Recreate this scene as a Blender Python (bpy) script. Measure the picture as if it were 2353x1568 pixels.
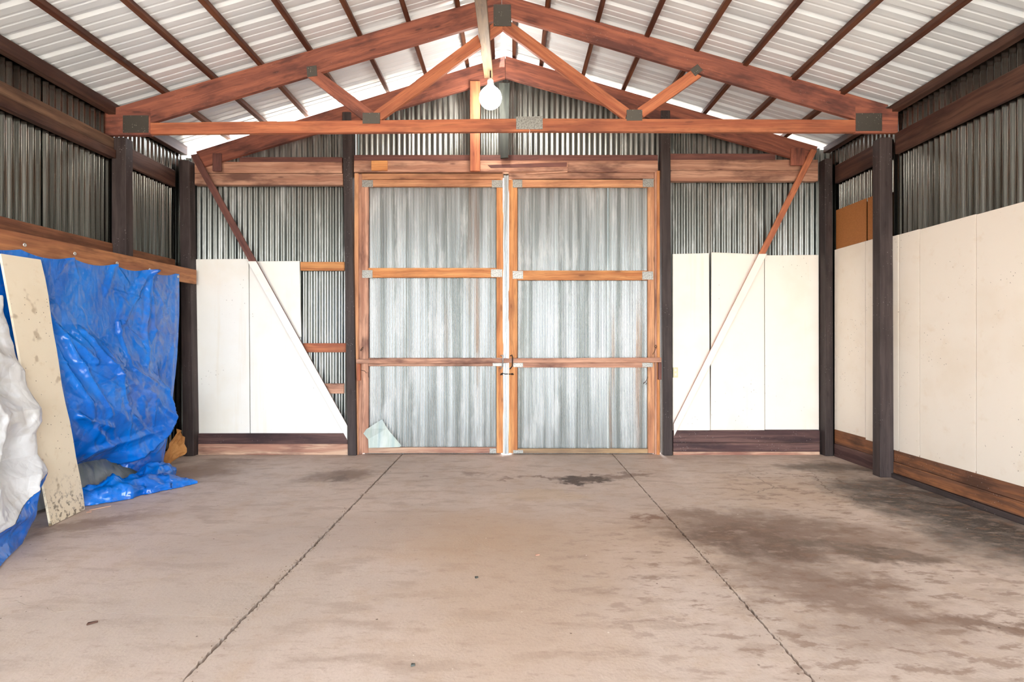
import bpy, bmesh, math, random
import numpy as np
from mathutils import Vector, Matrix, noise
random.seed(7)
sc = bpy.context.scene
for o in list(bpy.data.objects): bpy.data.objects.remove(o)
COL = sc.collection

# ------------------------------------------------------------------ camera, sky, sun, exposure
F, CX, CY, EYE = 1250.0, 1176.5, 784.0, 1.4
cam = bpy.data.cameras.new('camera'); camo = bpy.data.objects.new('camera', cam); COL.objects.link(camo)
camo.location = (0, 0, EYE); camo.rotation_euler = (math.pi / 2, 0, 0)
cam.sensor_width = 36; cam.lens = F / 2353 * 36; cam.clip_start = .05; cam.clip_end = 300
sc.camera = camo
sc.view_settings.view_transform = 'Standard'; sc.view_settings.look = 'None'
sc.view_settings.gamma = 1; sc.view_settings.use_curve_mapping = False
sc.view_settings.exposure = 2.7
world = bpy.data.worlds.new('sky'); sc.world = world; world.use_nodes = True
bg = world.node_tree.nodes['Background']; bg.inputs[0].default_value = (.90, .95, 1, 1); bg.inputs[1].default_value = 2.0
sun = bpy.data.lights.new('sun', 'SUN'); sun.energy = 3.0; sun.angle = .01; sun.color = (1, .96, .9)
suno = bpy.data.objects.new('sun', sun); COL.objects.link(suno)
suno.rotation_euler = Vector((-.12, 1, -1.75)).to_track_quat('-Z', 'Y').to_euler()
YF = -2.6                                   # the open front of the shed, behind the camera
por = bpy.data.lights.new('front_opening', 'AREA'); por.shape = 'RECTANGLE'; por.size = 8.1; por.size_y = 3.75
por.cycles.is_portal = True
poro = bpy.data.objects.new('front_opening', por); COL.objects.link(poro)
poro.location = (-.09, YF - .02, 1.88); poro.rotation_euler = (math.pi / 2, 0, 0)
sc.cycles.use_denoising = True
sc.cycles.max_bounces = 9; sc.cycles.diffuse_bounces = 5; sc.cycles.use_adaptive_sampling = True; sc.cycles.adaptive_threshold = .03; sc.cycles.sample_clamp_indirect = 6

# ------------------------------------------------------------------ helpers
def wx(px, d): return (px - CX) * d / F
def wz(py, d): return EYE - (py - CY) * d / F
def at(px, py, d): return Vector((wx(px, d), d, wz(py, d)))
def floor_at(px, py):
    d = EYE * F / (py - CY); return Vector((wx(px, d), d, 0))
def lin(r, g, b):
    f = lambda c: c / 12.92 if c <= .04045 else ((c + .055) / 1.055) ** 2.4
    return (f(r / 255), f(g / 255), f(b / 255), 1)
WM = {}
def place(o, M, parent=None):
    WM[o] = M
    if parent is not None:
        o.parent = parent; o.matrix_basis = WM[parent].inverted() @ M
    else: o.matrix_basis = M
    return o
def tag(o, label=None, cat=None, group=None, kind=None):
    if label: o['label'] = label
    if cat: o['category'] = cat
    if group: o['group'] = group
    if kind: o['kind'] = kind
    return o
def empty(name, loc, label, cat, group=None, kind=None, parent=None):
    o = bpy.data.objects.new(name, None); COL.objects.link(o); o.empty_display_size = .1
    place(o, Matrix.Translation(Vector(loc)), parent); return tag(o, label, cat, group, kind)
def mesh(name, verts, faces, mat, parent=None, M=None, smooth=False, bevel=0, mats=None, mi=None):
    me = bpy.data.meshes.new(name); me.from_pydata([tuple(v) for v in verts], [], faces)
    for m in (mats or [mat]): me.materials.append(m)
    if mi is not None: me.polygons.foreach_set('material_index', mi)
    if smooth: me.polygons.foreach_set('use_smooth', [True] * len(me.polygons))
    me.update()
    o = bpy.data.objects.new(name, me); COL.objects.link(o)
    place(o, M or Matrix.Identity(4), parent)
    if bevel:
        b = o.modifiers.new('edge', 'BEVEL'); b.width = bevel; b.segments = 1; b.limit_method = 'ANGLE'
    return o
BOXF = [(0, 1, 2, 3), (7, 6, 5, 4), (0, 4, 5, 1), (1, 5, 6, 2), (2, 6, 7, 3), (3, 7, 4, 0)]
def prism8(name, c, mat, parent=None, bevel=.003, axis=None, front=None):
    """eight world corners -> mesh whose local x runs along the grain"""
    c = [Vector(p) for p in c]; ctr = sum(c, Vector()) / 8
    cand = [c[1] + c[2] - c[0] - c[3], c[3] + c[2] - c[0] - c[1], c[4] + c[5] - c[0] - c[1]]
    X = Vector(axis) if axis is not None else max(cand, key=lambda v: v.length)
    X = X.normalized()
    oth = sorted(cand, key=lambda v: abs(v.normalized().dot(X)))
    Y = (oth[0] - X * oth[0].dot(X)).normalized(); Z = X.cross(Y)
    R = Matrix((X, Y, Z)).transposed().to_4x4(); M = Matrix.Translation(ctr) @ R; Mi = M.inverted()
    v = [Mi @ p for p in c]
    # outward winding
    fs = BOXF
    n = (v[1] - v[0]).cross(v[2] - v[0])
    if n.dot(v[4] - v[0]) > 0: fs = [tuple(reversed(f)) for f in BOXF]
    fs = [tuple(reversed(f)) for f in fs] if False else fs
    return mesh(name, v, fs, mat, parent, M, bevel=bevel)
def quad(name, pts, d, t, mat, parent=None, bevel=.003, axis=None):
    """board facing the camera: its front corners given where they stand at depth d, thickness t"""
    ds = d if isinstance(d, (list, tuple)) else [d] * 4
    f = [at(p[0], p[1], dd) for p, dd in zip(pts, ds)]
    return prism8(name, f + [p + Vector((0, t, 0)) for p in f], mat, parent, bevel, axis)
def rect(name, x0, x1, y0, y1, d, t, mat, parent=None, bevel=.003, axis=None):
    return quad(name, [(x0, y0), (x1, y0), (x1, y1), (x0, y1)], d, t, mat, parent, bevel, axis)
def box(name, x, y, z, mat, parent=None, bevel=.003, axis=None):
    f = [(x[0], y[0], z[1]), (x[1], y[0], z[1]), (x[1], y[0], z[0]), (x[0], y[0], z[0])]
    b = [(p[0], y[1], p[2]) for p in f]
    return prism8(name, f + b, mat, parent, bevel, axis)
def tube(name, pts, r, mat, parent=None, seg=6):
    pts = [Vector(p) for p in pts]; vs = []; fs = []
    for i, p in enumerate(pts):
        t = (pts[min(i + 1, len(pts) - 1)] - pts[max(i - 1, 0)]).normalized()
        a = t.cross(Vector((.31, .2, .93))).normalized(); b = t.cross(a)
        for k in range(seg):
            an = 2 * math.pi * k / seg; vs.append(p + a * (r * math.cos(an)) + b * (r * math.sin(an)))
    for i in range(len(pts) - 1):
        for k in range(seg):
            fs.append((i * seg + k, i * seg + (k + 1) % seg, (i + 1) * seg + (k + 1) % seg, (i + 1) * seg + k))
    fs.append(tuple(range(seg))[::-1]); fs.append(tuple((len(pts) - 1) * seg + k for k in range(seg)))
    return mesh(name, vs, fs, mat, parent, smooth=True)
def lathe(name, prof, ctr, mat, parent=None, seg=24):
    vs = []; fs = []
    for r, z in prof:
        for k in range(seg):
            a = 2 * math.pi * k / seg; vs.append((r * math.cos(a), r * math.sin(a), z))
    for i in range(len(prof) - 1):
        for k in range(seg):
            fs.append((i * seg + k, i * seg + (k + 1) % seg, (i + 1) * seg + (k + 1) % seg, (i + 1) * seg + k))
    return mesh(name, vs, fs, mat, parent, Matrix.Translation(Vector(ctr)), smooth=True)

# ------------------------------------------------------------------ materials
class NT:
    def __init__(s, name):
        s.m = bpy.data.materials.new(name); s.m.use_nodes = True; s.t = s.m.node_tree
        s.b = s.t.nodes['Principled BSDF']
    def n(s, typ, **kw):
        nd = s.t.nodes.new(typ)
        for k, v in kw.items(): setattr(nd, k, v)
        return nd
    def link(s, a, b): s.t.links.new(a, b)
    def put(s, sock, v):
        if isinstance(v, bpy.types.NodeSocket): s.link(v, sock)
        else: sock.default_value = v
    def math(s, op, a, b=0., c=0., clamp=False):
        nd = s.n('ShaderNodeMath', operation=op, use_clamp=clamp)
        s.put(nd.inputs[0], a); s.put(nd.inputs[1], b); s.put(nd.inputs[2], c); return nd.outputs[0]
    def coords(s, kind='Object'):
        return s.n('ShaderNodeTexCoord').outputs[kind]
    def geo(s): return s.n('ShaderNodeNewGeometry').outputs['Position']
    def rnd(s): return s.n('ShaderNodeObjectInfo').outputs['Random']
    def vmap(s, v, scale=(1, 1, 1), loc=(0, 0, 0), rot=(0, 0, 0)):
        nd = s.n('ShaderNodeMapping'); s.link(v, nd.inputs[0])
        nd.inputs['Location'].default_value = loc; nd.inputs['Scale'].default_value = scale; nd.inputs['Rotation'].default_value = rot
        return nd.outputs[0]
    def vadd(s, a, b, op='ADD'):
        nd = s.n('ShaderNodeVectorMath', operation=op); s.put(nd.inputs[0], a); s.put(nd.inputs[1], b); return nd.outputs[0]
    def noise(s, v, scale=5, detail=4, rough=.55, dist=0, col=False):
        nd = s.n('ShaderNodeTexNoise'); s.link(v, nd.inputs['Vector']); nd.inputs['Scale'].default_value = scale
        nd.inputs['Detail'].default_value = detail; nd.inputs['Roughness'].default_value = rough; nd.inputs['Distortion'].default_value = dist
        return nd.outputs['Color' if col else 'Fac']
    def voro(s, v, scale=5, feature='F1', rand=1):
        nd = s.n('ShaderNodeTexVoronoi', feature=feature); s.link(v, nd.inputs['Vector']); nd.inputs['Scale'].default_value = scale
        nd.inputs['Randomness'].default_value = rand; return nd.outputs['Distance']
    def ramp(s, f, lo, hi, a=0., b=1.):
        nd = s.n('ShaderNodeMapRange', interpolation_type='SMOOTHSTEP'); s.put(nd.inputs[0], f)
        for i, v in enumerate((lo, hi, a, b)): nd.inputs[i + 1].default_value = v
        return nd.outputs[0]
    def mix(s, f, a, b, mode='MIX'):
        nd = s.n('ShaderNodeMix', data_type='RGBA', blend_type=mode)
        s.put(nd.inputs[0], f); s.put(nd.inputs[6], a); s.put(nd.inputs[7], b); return nd.outputs[2]
    def bump(s, h, strength=.3, dist=.01, normal=None):
        nd = s.n('ShaderNodeBump'); nd.inputs['Strength'].default_value = strength; nd.inputs['Distance'].default_value = dist
        s.put(nd.inputs['Height'], h)
        if normal is not None: s.link(normal, nd.inputs['Normal'])
        return nd.outputs[0]
    def done(s, col, rough=.6, metal=0., bump=None, spec=None):
        s.put(s.b.inputs['Base Color'], col); s.put(s.b.inputs['Roughness'], rough); s.put(s.b.inputs['Metallic'], metal)
        if bump is not None: s.link(bump, s.b.inputs['Normal'])
        if spec is not None: s.b.inputs['Specular IOR Level'].default_value = spec
        return s.m

def wood(name, base, light, dark, knots=.6, blot=.5, rough=.62, speck=0., vary=.25):
    t = NT(name); r = t.rnd()
    off = t.n('ShaderNodeCombineXYZ'); t.link(t.math('MULTIPLY', r, 37.), off.inputs[0]); t.link(t.math('MULTIPLY', r, 11.), off.inputs[1])
    p = t.vadd(t.coords(), off.outputs[0])
    warp = t.noise(t.vmap(p, (1.1, 3, 3)), 1.5, 2, col=True)
    wv = t.n('ShaderNodeVectorMath', operation='MULTIPLY_ADD'); t.link(warp, wv.inputs[0]); wv.inputs[1].default_value = (.1, .07, .07); t.link(p, wv.inputs[2])
    q = wv.outputs[0]
    fine = t.noise(t.vmap(q, (2.5, 90, 90)), 1, 4, .6)
    band = t.noise(t.vmap(q, (.7, 22, 22)), 1, 3, .5)
    kd = t.voro(t.vmap(q, (2.6, 9, 9)), 1)
    knot = t.ramp(kd, .06, .17, 1, 0)
    kring = t.ramp(kd, .1, .5, .35, 0)
    big = t.noise(t.vmap(p, (1.3, 4, 4)), 1.3, 4, .6)
    c = t.mix(t.ramp(band, .35, .68), base, light)
    c = t.mix(t.math('MULTIPLY', t.ramp(fine, .48, .75), .55), c, dark)
    c = t.mix(t.math('MULTIPLY', t.ramp(big, .47, .7), blot), c, dark)
    c = t.mix(t.math('MULTIPLY', t.math('MAXIMUM', knot, kring), knots), c, dark)
    if speck:
        sp = t.math('MULTIPLY', t.ramp(t.voro(p, 38), .05, .16, 1, 0), t.ramp(t.noise(p, 3.2, 2), .5, .62))
        c = t.mix(t.math('MULTIPLY', sp, speck), c, (.75, .72, .68, 1))
    hv = t.n('ShaderNodeHueSaturation'); t.link(c, hv.inputs['Color'])
    t.link(t.math('MULTIPLY_ADD', r, vary * 2, 1 - vary), hv.inputs['Value'])
    return t.done(hv.outputs[0], rough, 0, t.bump(t.math('ADD', fine, t.math('MULTIPLY', knot, -.5)), .25, .004), .35)

W_RED = wood('red stained timber', lin(138, 84, 70), lin(168, 102, 80), lin(74, 46, 46), .75, .8, speck=.25, vary=.1)
W_WEB = wood('orange red timber', lin(170, 98, 70), lin(198, 124, 86), lin(104, 60, 50), .6, .4, vary=.1)
W_POST = wood('dark brown timber', lin(60, 50, 49), lin(76, 65, 63), lin(38, 29, 28), .5, .5, speck=.5, vary=.12)
W_DARK = wood('dusty brown timber', lin(72, 45, 37), lin(98, 68, 54), lin(42, 25, 21), .4, .6, vary=.12)
W_PURL = wood('dark red brown purlin timber', lin(84, 46, 32), lin(116, 72, 48), lin(48, 26, 20), .5, .5, vary=.1)
W_FIR = wood('fresh fir timber', lin(182, 124, 90), lin(212, 158, 116), lin(108, 68, 52), .75, .5, vary=.1)
W_ORANGE = wood('orange fir timber', lin(190, 120, 70), lin(220, 158, 100), lin(118, 70, 44), .7, .35, vary=.08)
W_OLD = wood('weathered pink brown timber', lin(170, 122, 100), lin(206, 160, 134), lin(98, 64, 56), .8, .85, vary=.12)
W_MAROON = wood('maroon timber', lin(112, 72, 66), lin(130, 86, 76), lin(70, 44, 44), .4, .5, vary=.1)
W_SILL = wood('purple stained sill timber', lin(78, 55, 55), lin(112, 84, 78), lin(46, 34, 38), .4, .7, speck=.6, vary=.15)
W_PALE = wood('pale worn sill timber', lin(180, 132, 112), lin(222, 188, 160), lin(112, 72, 66), .3, .6, vary=.12)
W_BASE = wood('orange brown baseboard timber', lin(118, 80, 60), lin(156, 102, 66), lin(60, 42, 36), .4, .7, speck=.4, vary=.15)
W_GREY = wood('grey brown dusty timber', lin(140, 116, 92), lin(176, 146, 108), lin(98, 78, 62), .5, .4, vary=.1)
W_DUST = wood('dusty grey brown girt timber', lin(104, 78, 64), lin(134, 104, 82), lin(62, 44, 38), .5, .6, vary=.1)
W_LEDGER = wood('orange brown ledger timber', lin(160, 104, 72), lin(188, 130, 86), lin(94, 58, 42), .6, .6, vary=.05)
W_BROWN = wood('brown girt timber', lin(120, 76, 56), lin(150, 100, 70), lin(70, 42, 34), .5, .6, vary=.08)
W_BLACK = wood('near black timber', lin(48, 52, 50), lin(70, 74, 70), lin(28, 30, 30), .2, .4)

def board(name, base, stain, dirt=.5, rough=.5, more=0., foot=False):
    t = NT(name); p = t.vadd(t.coords(), t.n('ShaderNodeObjectInfo').outputs['Location'])
    big = t.noise(p, 1.2, 4, .6); st = t.noise(t.vmap(p, (9, 9, .5)), 1, 4, .6)
    c = t.mix(t.math('MULTIPLY', t.ramp(big, .45, .75), .45), base, stain)
    c = t.mix(t.math('MULTIPLY', t.ramp(st, .56, .8), .5), c, stain)
    sp = t.math('MULTIPLY', t.ramp(t.voro(t.vmap(p, (1, 1, .6)), 26), .06, .13, 1, 0), t.ramp(t.noise(p, 2.3, 3), .55 - more, .62 - more))
    scr = t.math('MULTIPLY', t.ramp(t.voro(t.vmap(t.vadd(p, t.noise(p, 6, 3, col=True)), (1, 1, .35), rot=(.3, .4, 0)), 9), .02, .05, 1, 0), t.ramp(t.noise(p, 1.7, 2), .52 - more, .6 - more))
    c = t.mix(t.math('MULTIPLY', t.math('MAXIMUM', sp, scr), dirt), c, lin(92, 72, 52))
    if foot:
        sx = t.n('ShaderNodeSeparateXYZ'); t.link(t.coords(), sx.inputs[0])
        mk = t.math('MULTIPLY', t.ramp(sx.outputs[0], .02, .42, 1, 0), t.ramp(t.noise(p, 21, 5, .7), .5, .62))
        c = t.mix(t.math('MULTIPLY', mk, .85), c, lin(84, 66, 40))
        c = t.mix(t.math('MULTIPLY', t.ramp(t.noise(p, 7, 2), .62, .7), .5), c, lin(150, 124, 84))
    h = t.noise(p, 3, 3)
    return t.done(c, rough, 0, t.bump(h, .12, .02), .4)
B_WHITE = board('white painted board', lin(250, 249, 243), lin(240, 232, 214), .6)
B_CREAM = board('cream painted board', lin(250, 243, 232), lin(240, 226, 206), .6)
B_SIDE = board('side wall cream board', lin(246, 236, 222), lin(232, 214, 190), .8, .5, .03)
B_LEAN = board('dirty cream board', lin(240, 228, 204), lin(214, 192, 152), 1, .5, .12, True)
t = NT('brown hardboard'); p = t.coords()
B_BROWN = t.done(t.mix(t.noise(p, 60, 3), lin(150, 92, 44), lin(186, 122, 66)), .7)

def metal(name, base, base2, rust=.15, rough=.34, metalness=.85, white=0., spots=.1):
    t = NT(name); p = t.vadd(t.coords(), t.n('ShaderNodeObjectInfo').outputs['Location'])
    st = t.noise(t.vmap(p, (14, 0, .3)), 1, 3, .5)
    sp = t.noise(p, 22, 4, .6)
    c = t.mix(t.ramp(st, .35, .7), base, base2)
    c = t.mix(t.math('MULTIPLY', t.ramp(sp, .6, .75), spots), c, lin(96, 92, 84))
    rs = t.noise(t.vmap(p, (6, 0, .2), loc=(3, 1, 0)), 1, 3, .55)
    c = t.mix(t.math('MULTIPLY', t.ramp(rs, .57, .72), rust), c, lin(150, 104, 62))
    met = metalness
    if white:
        wf = t.ramp(t.noise(t.vmap(p, (5, 0, .9)), 1.2, 5, .7), .5, .66, 0, white)
        c = t.mix(wf, c, lin(226, 230, 230)); met = t.math('MULTIPLY_ADD', wf, -metalness, metalness)
    return t.done(c, rough, met, None, .5)
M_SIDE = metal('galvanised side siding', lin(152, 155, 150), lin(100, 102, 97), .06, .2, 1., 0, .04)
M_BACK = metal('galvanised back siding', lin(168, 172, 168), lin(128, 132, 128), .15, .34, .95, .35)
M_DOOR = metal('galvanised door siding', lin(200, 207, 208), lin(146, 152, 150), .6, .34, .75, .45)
M_SCRAP = metal('chalky scrap metal', lin(176, 186, 176), lin(150, 168, 168), .15, .5, .2, .3)
t = NT('white roof sheet'); p = t.geo()
nz = t.noise(t.vmap(p, (.6, 5, .6)), 1, 3)
M_ROOF = t.done(t.mix(t.ramp(nz, .4, .7), lin(236, 243, 248), lin(222, 230, 236)), .3, .12, None, .5)
t = NT('punched steel plate'); p = t.coords()
dots = t.ramp(t.voro(p, 55, rand=.55), .12, .3, 1, 0)
M_PLATE = t.done(t.mix(t.math('MULTIPLY', dots, t.ramp(t.noise(p, 9, 2), .4, .6)), lin(98, 94, 88), lin(215, 210, 198)), .45, .6, t.bump(dots, .6, .004))
t = NT('bright steel plate'); p = t.coords()
M_PLATE2 = t.done(t.mix(t.ramp(t.noise(p, 70, 4), .3, .75), lin(172, 172, 166), lin(120, 118, 114)), .4, .5, t.bump(t.noise(p, 90, 2), .4, .003))
t = NT('galvanised strip'); p = t.coords()
M_STRIP = t.done(t.mix(t.ramp(t.noise(t.vmap(p, (90, 90, 1.2)), 1, 3), .4, .7), lin(196, 202, 204), lin(140, 146, 148)), .36, .7)
t = NT('black iron'); M_IRON = t.done(lin(44, 38, 36), .5, .6)
t = NT('rusty wire'); M_WIRE = t.done(lin(92, 72, 60), .6, .5)
t = NT('brass eyelet'); M_EYE = t.done(lin(205, 205, 200), .35, .7)
t = NT('ivory plastic'); M_IVORY = t.done(lin(226, 216, 176), .45)
t = NT('white ceramic'); M_CER = t.done(lin(225, 222, 214), .35)
t = NT('lit bulb'); t.b.inputs['Emission Color'].default_value = (1, .93, .82, 1); t.b.inputs['Emission Strength'].default_value = 8
M_BULB = t.done((1, 1, 1, 1), .4)

def tarp_mat(name, a, b, dust, rough, dustamt=.5):
    t = NT(name); p = t.geo()
    def ridge(sc, di): return t.math('ABSOLUTE', t.math('MULTIPLY_ADD', t.noise(t.vmap(p, (1, 1, .6), rot=(.5 * sc % 1, .3, .2)), sc, 1.5, .5, di), 2, -1))
    h = t.math('ADD', t.math('MULTIPLY', ridge(3.1, .6), 2.2), t.math('ADD', t.math('MULTIPLY', ridge(7.3, .5), 1.1), t.math('MULTIPLY', ridge(16, .4), .35)))
    c = t.mix(t.ramp(t.noise(p, 2.2, 3), .4, .65), a, b)
    c = t.mix(t.math('MULTIPLY', t.ramp(t.noise(t.vadd(p, t.noise(p, 5, 2, col=True)), 1.6, 4, .6), .52, .66), dustamt), c, dust)
    return t.done(c, t.ramp(t.noise(p, 6, 3), .35, .7, rough - .07, rough + .12), 0, t.bump(h, .32, .03), .6)
T_BLUE = tarp_mat('blue poly tarp', lin(0, 100, 200), lin(0, 120, 222), lin(120, 130, 172), .2, .32)
T_WHITE = tarp_mat('silver white poly tarp', lin(228, 231, 234), lin(214, 218, 222), lin(186, 180, 166), .34, .3)
T_UNDER = tarp_mat('grey tarp reverse', lin(104, 112, 112), lin(140, 144, 142), lin(84, 82, 76), .4, .4)
t = NT('crumpled kraft paper'); p = t.geo()
K_PAPER = t.done(t.mix(t.noise(p, 8, 4), lin(150, 92, 40), lin(196, 140, 78)), .7, 0, t.bump(t.voro(p, 16, 'DISTANCE_TO_EDGE'), .6, .02))

def concrete():
    t = NT('stained concrete'); p = t.geo()
    flat = t.vmap(p, (1, 1, 0))
    n1 = t.noise(flat, .9, 5, .6); n2 = t.noise(flat, 4.5, 6, .65); n3 = t.noise(flat, 60, 3, .6)
    n4 = t.noise(t.vmap(flat, (1.6, 4.2, 1), rot=(0, 0, .35)), 1.6, 5, .62)
    c = t.mix(t.ramp(n1, .35, .7), lin(199, 181, 169), lin(184, 167, 155))
    c = t.mix(t.math('MULTIPLY', t.ramp(n2, .48, .66), .6), c, lin(172, 148, 128))
    c = t.mix(t.math('MULTIPLY', t.ramp(n4, .5, .64), .6), c, lin(162, 142, 128))
    wob = t.vadd(t.vadd(t.noise(flat, 3.2, 5, .65, col=True), (.5, .5, .5), 'SUBTRACT'), (.75, .75, 0), 'MULTIPLY')
    wob2 = t.vadd(t.vadd(t.noise(flat, 14, 4, .65, col=True), (.5, .5, .5), 'SUBTRACT'), (.16, .16, 0), 'MULTIPLY')
    q = t.vadd(t.vadd(flat, wob), wob2)
    def blob(px, py, rx, ry, col, amt, rot=0., soft=.45):
        nonlocal c
        w = floor_at(px, py)
        m = t.n('ShaderNodeMapping', vector_type='TEXTURE'); t.link(q, m.inputs[0])
        m.inputs['Location'].default_value = (w.x, w.y, 0); m.inputs['Rotation'].default_value = (0, 0, rot); m.inputs['Scale'].default_value = (rx, ry, 1)
        ln = t.vadd(m.outputs[0], (0, 0, 0), 'LENGTH') if False else None
        vl = t.n('ShaderNodeVectorMath', operation='LENGTH'); t.link(m.outputs[0], vl.inputs[0])
        f = t.ramp(vl.outputs['Value'], 1 - soft, 1 + soft, amt, 0)
        c = t.mix(f, c, col)
    brown, dbrown, grey, tan = lin(108, 80, 64), lin(68, 49, 39), lin(104, 92, 84), lin(180, 152, 128)
    blob(1180, 1330, .55, 1.1, tan, .55, 0, .7); blob(1030, 1225, .6, .45, tan, .7, 0, .6); blob(700, 1240, .9, .35, lin(176, 160, 150), .6, .3, .7)
    blob(300, 1420, .8, .5, lin(178, 164, 152), .5, .4, .8); blob(1450, 1240, .9, .5, tan, .5, .2, .8)
    blob(785, 1092, .30, .26, lin(120, 98, 86), .8, 0, .6); blob(770, 1100, .10, .07, grey, .6)
    blob(1340, 1100, .30, .13, dbrown, .95, -.1, .3); blob(1450, 1092, .32, .10, brown, .7, .1, .4); blob(1240, 1094, .25, .05, brown, .7, 0, .5)
    blob(1090, 1088, .17, .10, brown, .55, 0, .5); blob(985, 1092, .07, .05, brown, .5); blob(1155, 1100, .09, .05, brown, .6)
    blob(1500, 1190, .13, .09, lin(120, 84, 66), .85, 0, .4)
    blob(1270, 1140, .35, .2, lin(192, 168, 140), .5, 0, .4)
    blob(1720, 1240, .42, .34, dbrown, .85, -.3, .5); blob(1800, 1225, .85, .45, brown, .8, -.25, .55)
    blob(1980, 1265, .55, .14, lin(104, 86, 74), .9, -.35, .5); blob(1880, 1340, .45, .26, brown, .7, -.4, .6)
    blob(1950, 1400, .30, .12, brown, .6, -.4, .7); blob(2010, 1345, .16, .08, brown, .5); blob(2260, 1435, .35, .08, brown, .8, -.4, .5)
    blob(2050, 1460, .35, .18, brown, .35, 0, .9); blob(1600, 1180, .3, .14, brown, .5, -.3, .6)
    blob(1780, 1130, .6, .5, tan, .55, 0, .7)
    blob(2180, 1185, .45, .95, lin(60, 54, 51), .95, .12, .5); blob(2060, 1130, .5, .6, lin(72, 64, 59), .85, .2, .6); blob(1900, 1075, .5, .25, lin(80, 70, 62), .85, 0, .6)
    blob(2330, 1250, .5, .4, lin(70, 62, 57), .8, 0, .6)
    blob(450, 1085, .35, .45, lin(120, 92, 72), .75, 0, .6); blob(520, 1060, .4, .14, lin(120, 100, 88), .6, 0, .6); blob(190, 1205, .45, .1, lin(130, 104, 84), .6, .5, .7)
    def area(px, py, rx, ry):
        w = floor_at(px, py); m = t.n('ShaderNodeMapping', vector_type='TEXTURE'); t.link(q, m.inputs[0])
        m.inputs['Location'].default_value = (w.x, w.y, 0); m.inputs['Scale'].default_value = (rx, ry, 1)
        vl = t.n('ShaderNodeVectorMath', operation='LENGTH'); t.link(m.outputs[0], vl.inputs[0]); return t.ramp(vl.outputs['Value'], .5, 1.3, 1, 0)
    pat = t.noise(t.vmap(flat, (3.2, 6.5, 1), rot=(0, 0, -.3)), 1.7, 6, .66)
    right = t.math('MAXIMUM', area(1900, 1330, 1.6, 1.5), area(2000, 1150, 1.5, 1.6))
    c = t.mix(t.math('MULTIPLY', t.math('MULTIPLY', t.ramp(pat, .52, .62), right), .62), c, lin(124, 96, 78))
    c = t.mix(t.math('MULTIPLY', t.math('MULTIPLY', t.ramp(pat, .45, .36), right), .22), c, lin(206, 186, 170))
    fin = t.noise(t.vmap(flat, (7, 15, 1), rot=(0, 0, .25)), 1.6, 6, .7)
    c = t.mix(t.math('MULTIPLY', t.ramp(fin, .54, .68), .4), c, lin(150, 126, 110))
    ck = t.voro(t.vadd(flat, t.vadd(t.noise(flat, 7, 4, .7, col=True), (.18, .18, 0), 'MULTIPLY')), 1.9, 'DISTANCE_TO_EDGE')
    c = t.mix(t.math('MULTIPLY', t.math('MULTIPLY', t.ramp(ck, .006, .014, 1, 0), area(1850, 1115, .75, .7)), .75), c, lin(92, 72, 58))
    wet = t.ramp(n2, .45, .62)
    c = t.mix(t.math('MULTIPLY', wet, .12), c, lin(220, 205, 194))
    pits = t.math('MULTIPLY', t.ramp(t.voro(flat, 7.5), .03, .055, 1, 0), t.ramp(t.noise(flat, 2.1, 2), .5, .56))
    c = t.mix(t.math('MULTIPLY', pits, .8), c, lin(86, 64, 50))
    lite = t.math('MULTIPLY', t.ramp(t.voro(t.vmap(flat, loc=(4.3, 2.2, 0)), 6), .025, .045, 1, 0), t.ramp(t.noise(flat, 1.7, 2), .5, .56))
    c = t.mix(t.math('MULTIPLY', lite, .8), c, lin(232, 222, 210))
    c = t.mix(t.math('MULTIPLY', t.ramp(n3, .5, .75), .22), c, lin(150, 128, 112))
    h = t.math('ADD', t.math('MULTIPLY', n3, .5), t.math('ADD', n2, t.math('MULTIPLY', pits, -1.2)))
    return t.done(c, t.ramp(n2, .3, .7, .5, .72), 0, t.bump(h, .3, .008), .35)
M_CONC = concrete()
t = NT('joint dirt'); p = t.geo()
M_DIRT = t.done(t.mix(t.noise(p, 50, 4), lin(84, 66, 54), lin(168, 146, 126)), .9, 0, t.bump(t.noise(p, 120, 3), .8, .01))
t = NT('pale yard gravel'); p = t.geo()
M_YARD = t.done(t.mix(t.noise(p, 3, 6), lin(196, 184, 168), lin(176, 164, 148)), .9)

# ------------------------------------------------------------------ setting: floor
XL, XR, YB = -4.09, 3.925, 6.80        # side wall framing faces and the back siding plane
ROOF0, SLOPE, RX = 5.01, .293, -.106   # roof underside at the ridge
def roofz(x): return ROOF0 - SLOPE * abs(x - RX)
floor = mesh('floor', [(-4.25, YF, -.035), (4.1, YF, -.035), (4.1, 6.95, -.035), (-4.25, 6.95, -.035)], [(0, 1, 2, 3)], M_DIRT)
tag(floor, 'stained pinkish grey concrete floor with two long joints', 'floor', kind='structure')
def jag(y0, y1, n, x, w, seed, rough=.007):
    out = []
    for i in range(n + 1):
        y = y0 + (y1 - y0) * i / n
        k = .4 + .9 * max(0, min(1, 1.2 - abs(y - 3.4) * .35))
        a = noise.noise((y * 9, seed, 0)) * rough * k + noise.noise((y * 33, seed + 5, 0)) * rough * 1.1 * k + noise.noise((y * 90, seed + 9, 0)) * rough * .8 * k
        out.append((x + w + a, y))
    return out
def slab(outline):
    n = len(outline)
    vs = [(x, y, 0) for x, y in outline] + [(x, y, -.03) for x, y in outline]
    fs = [tuple(range(n))] + [(i, i + n, (i + 1) % n + n, (i + 1) % n) for i in range(n)]
    o = mesh('slab', vs, fs, M_CONC, floor)
    b = bmesh.new(); b.from_mesh(o.data); bmesh.ops.recalc_face_normals(b, faces=b.faces); b.to_mesh(o.data); b.free()
    return o
JL, JR = -1.355, 1.24
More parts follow.
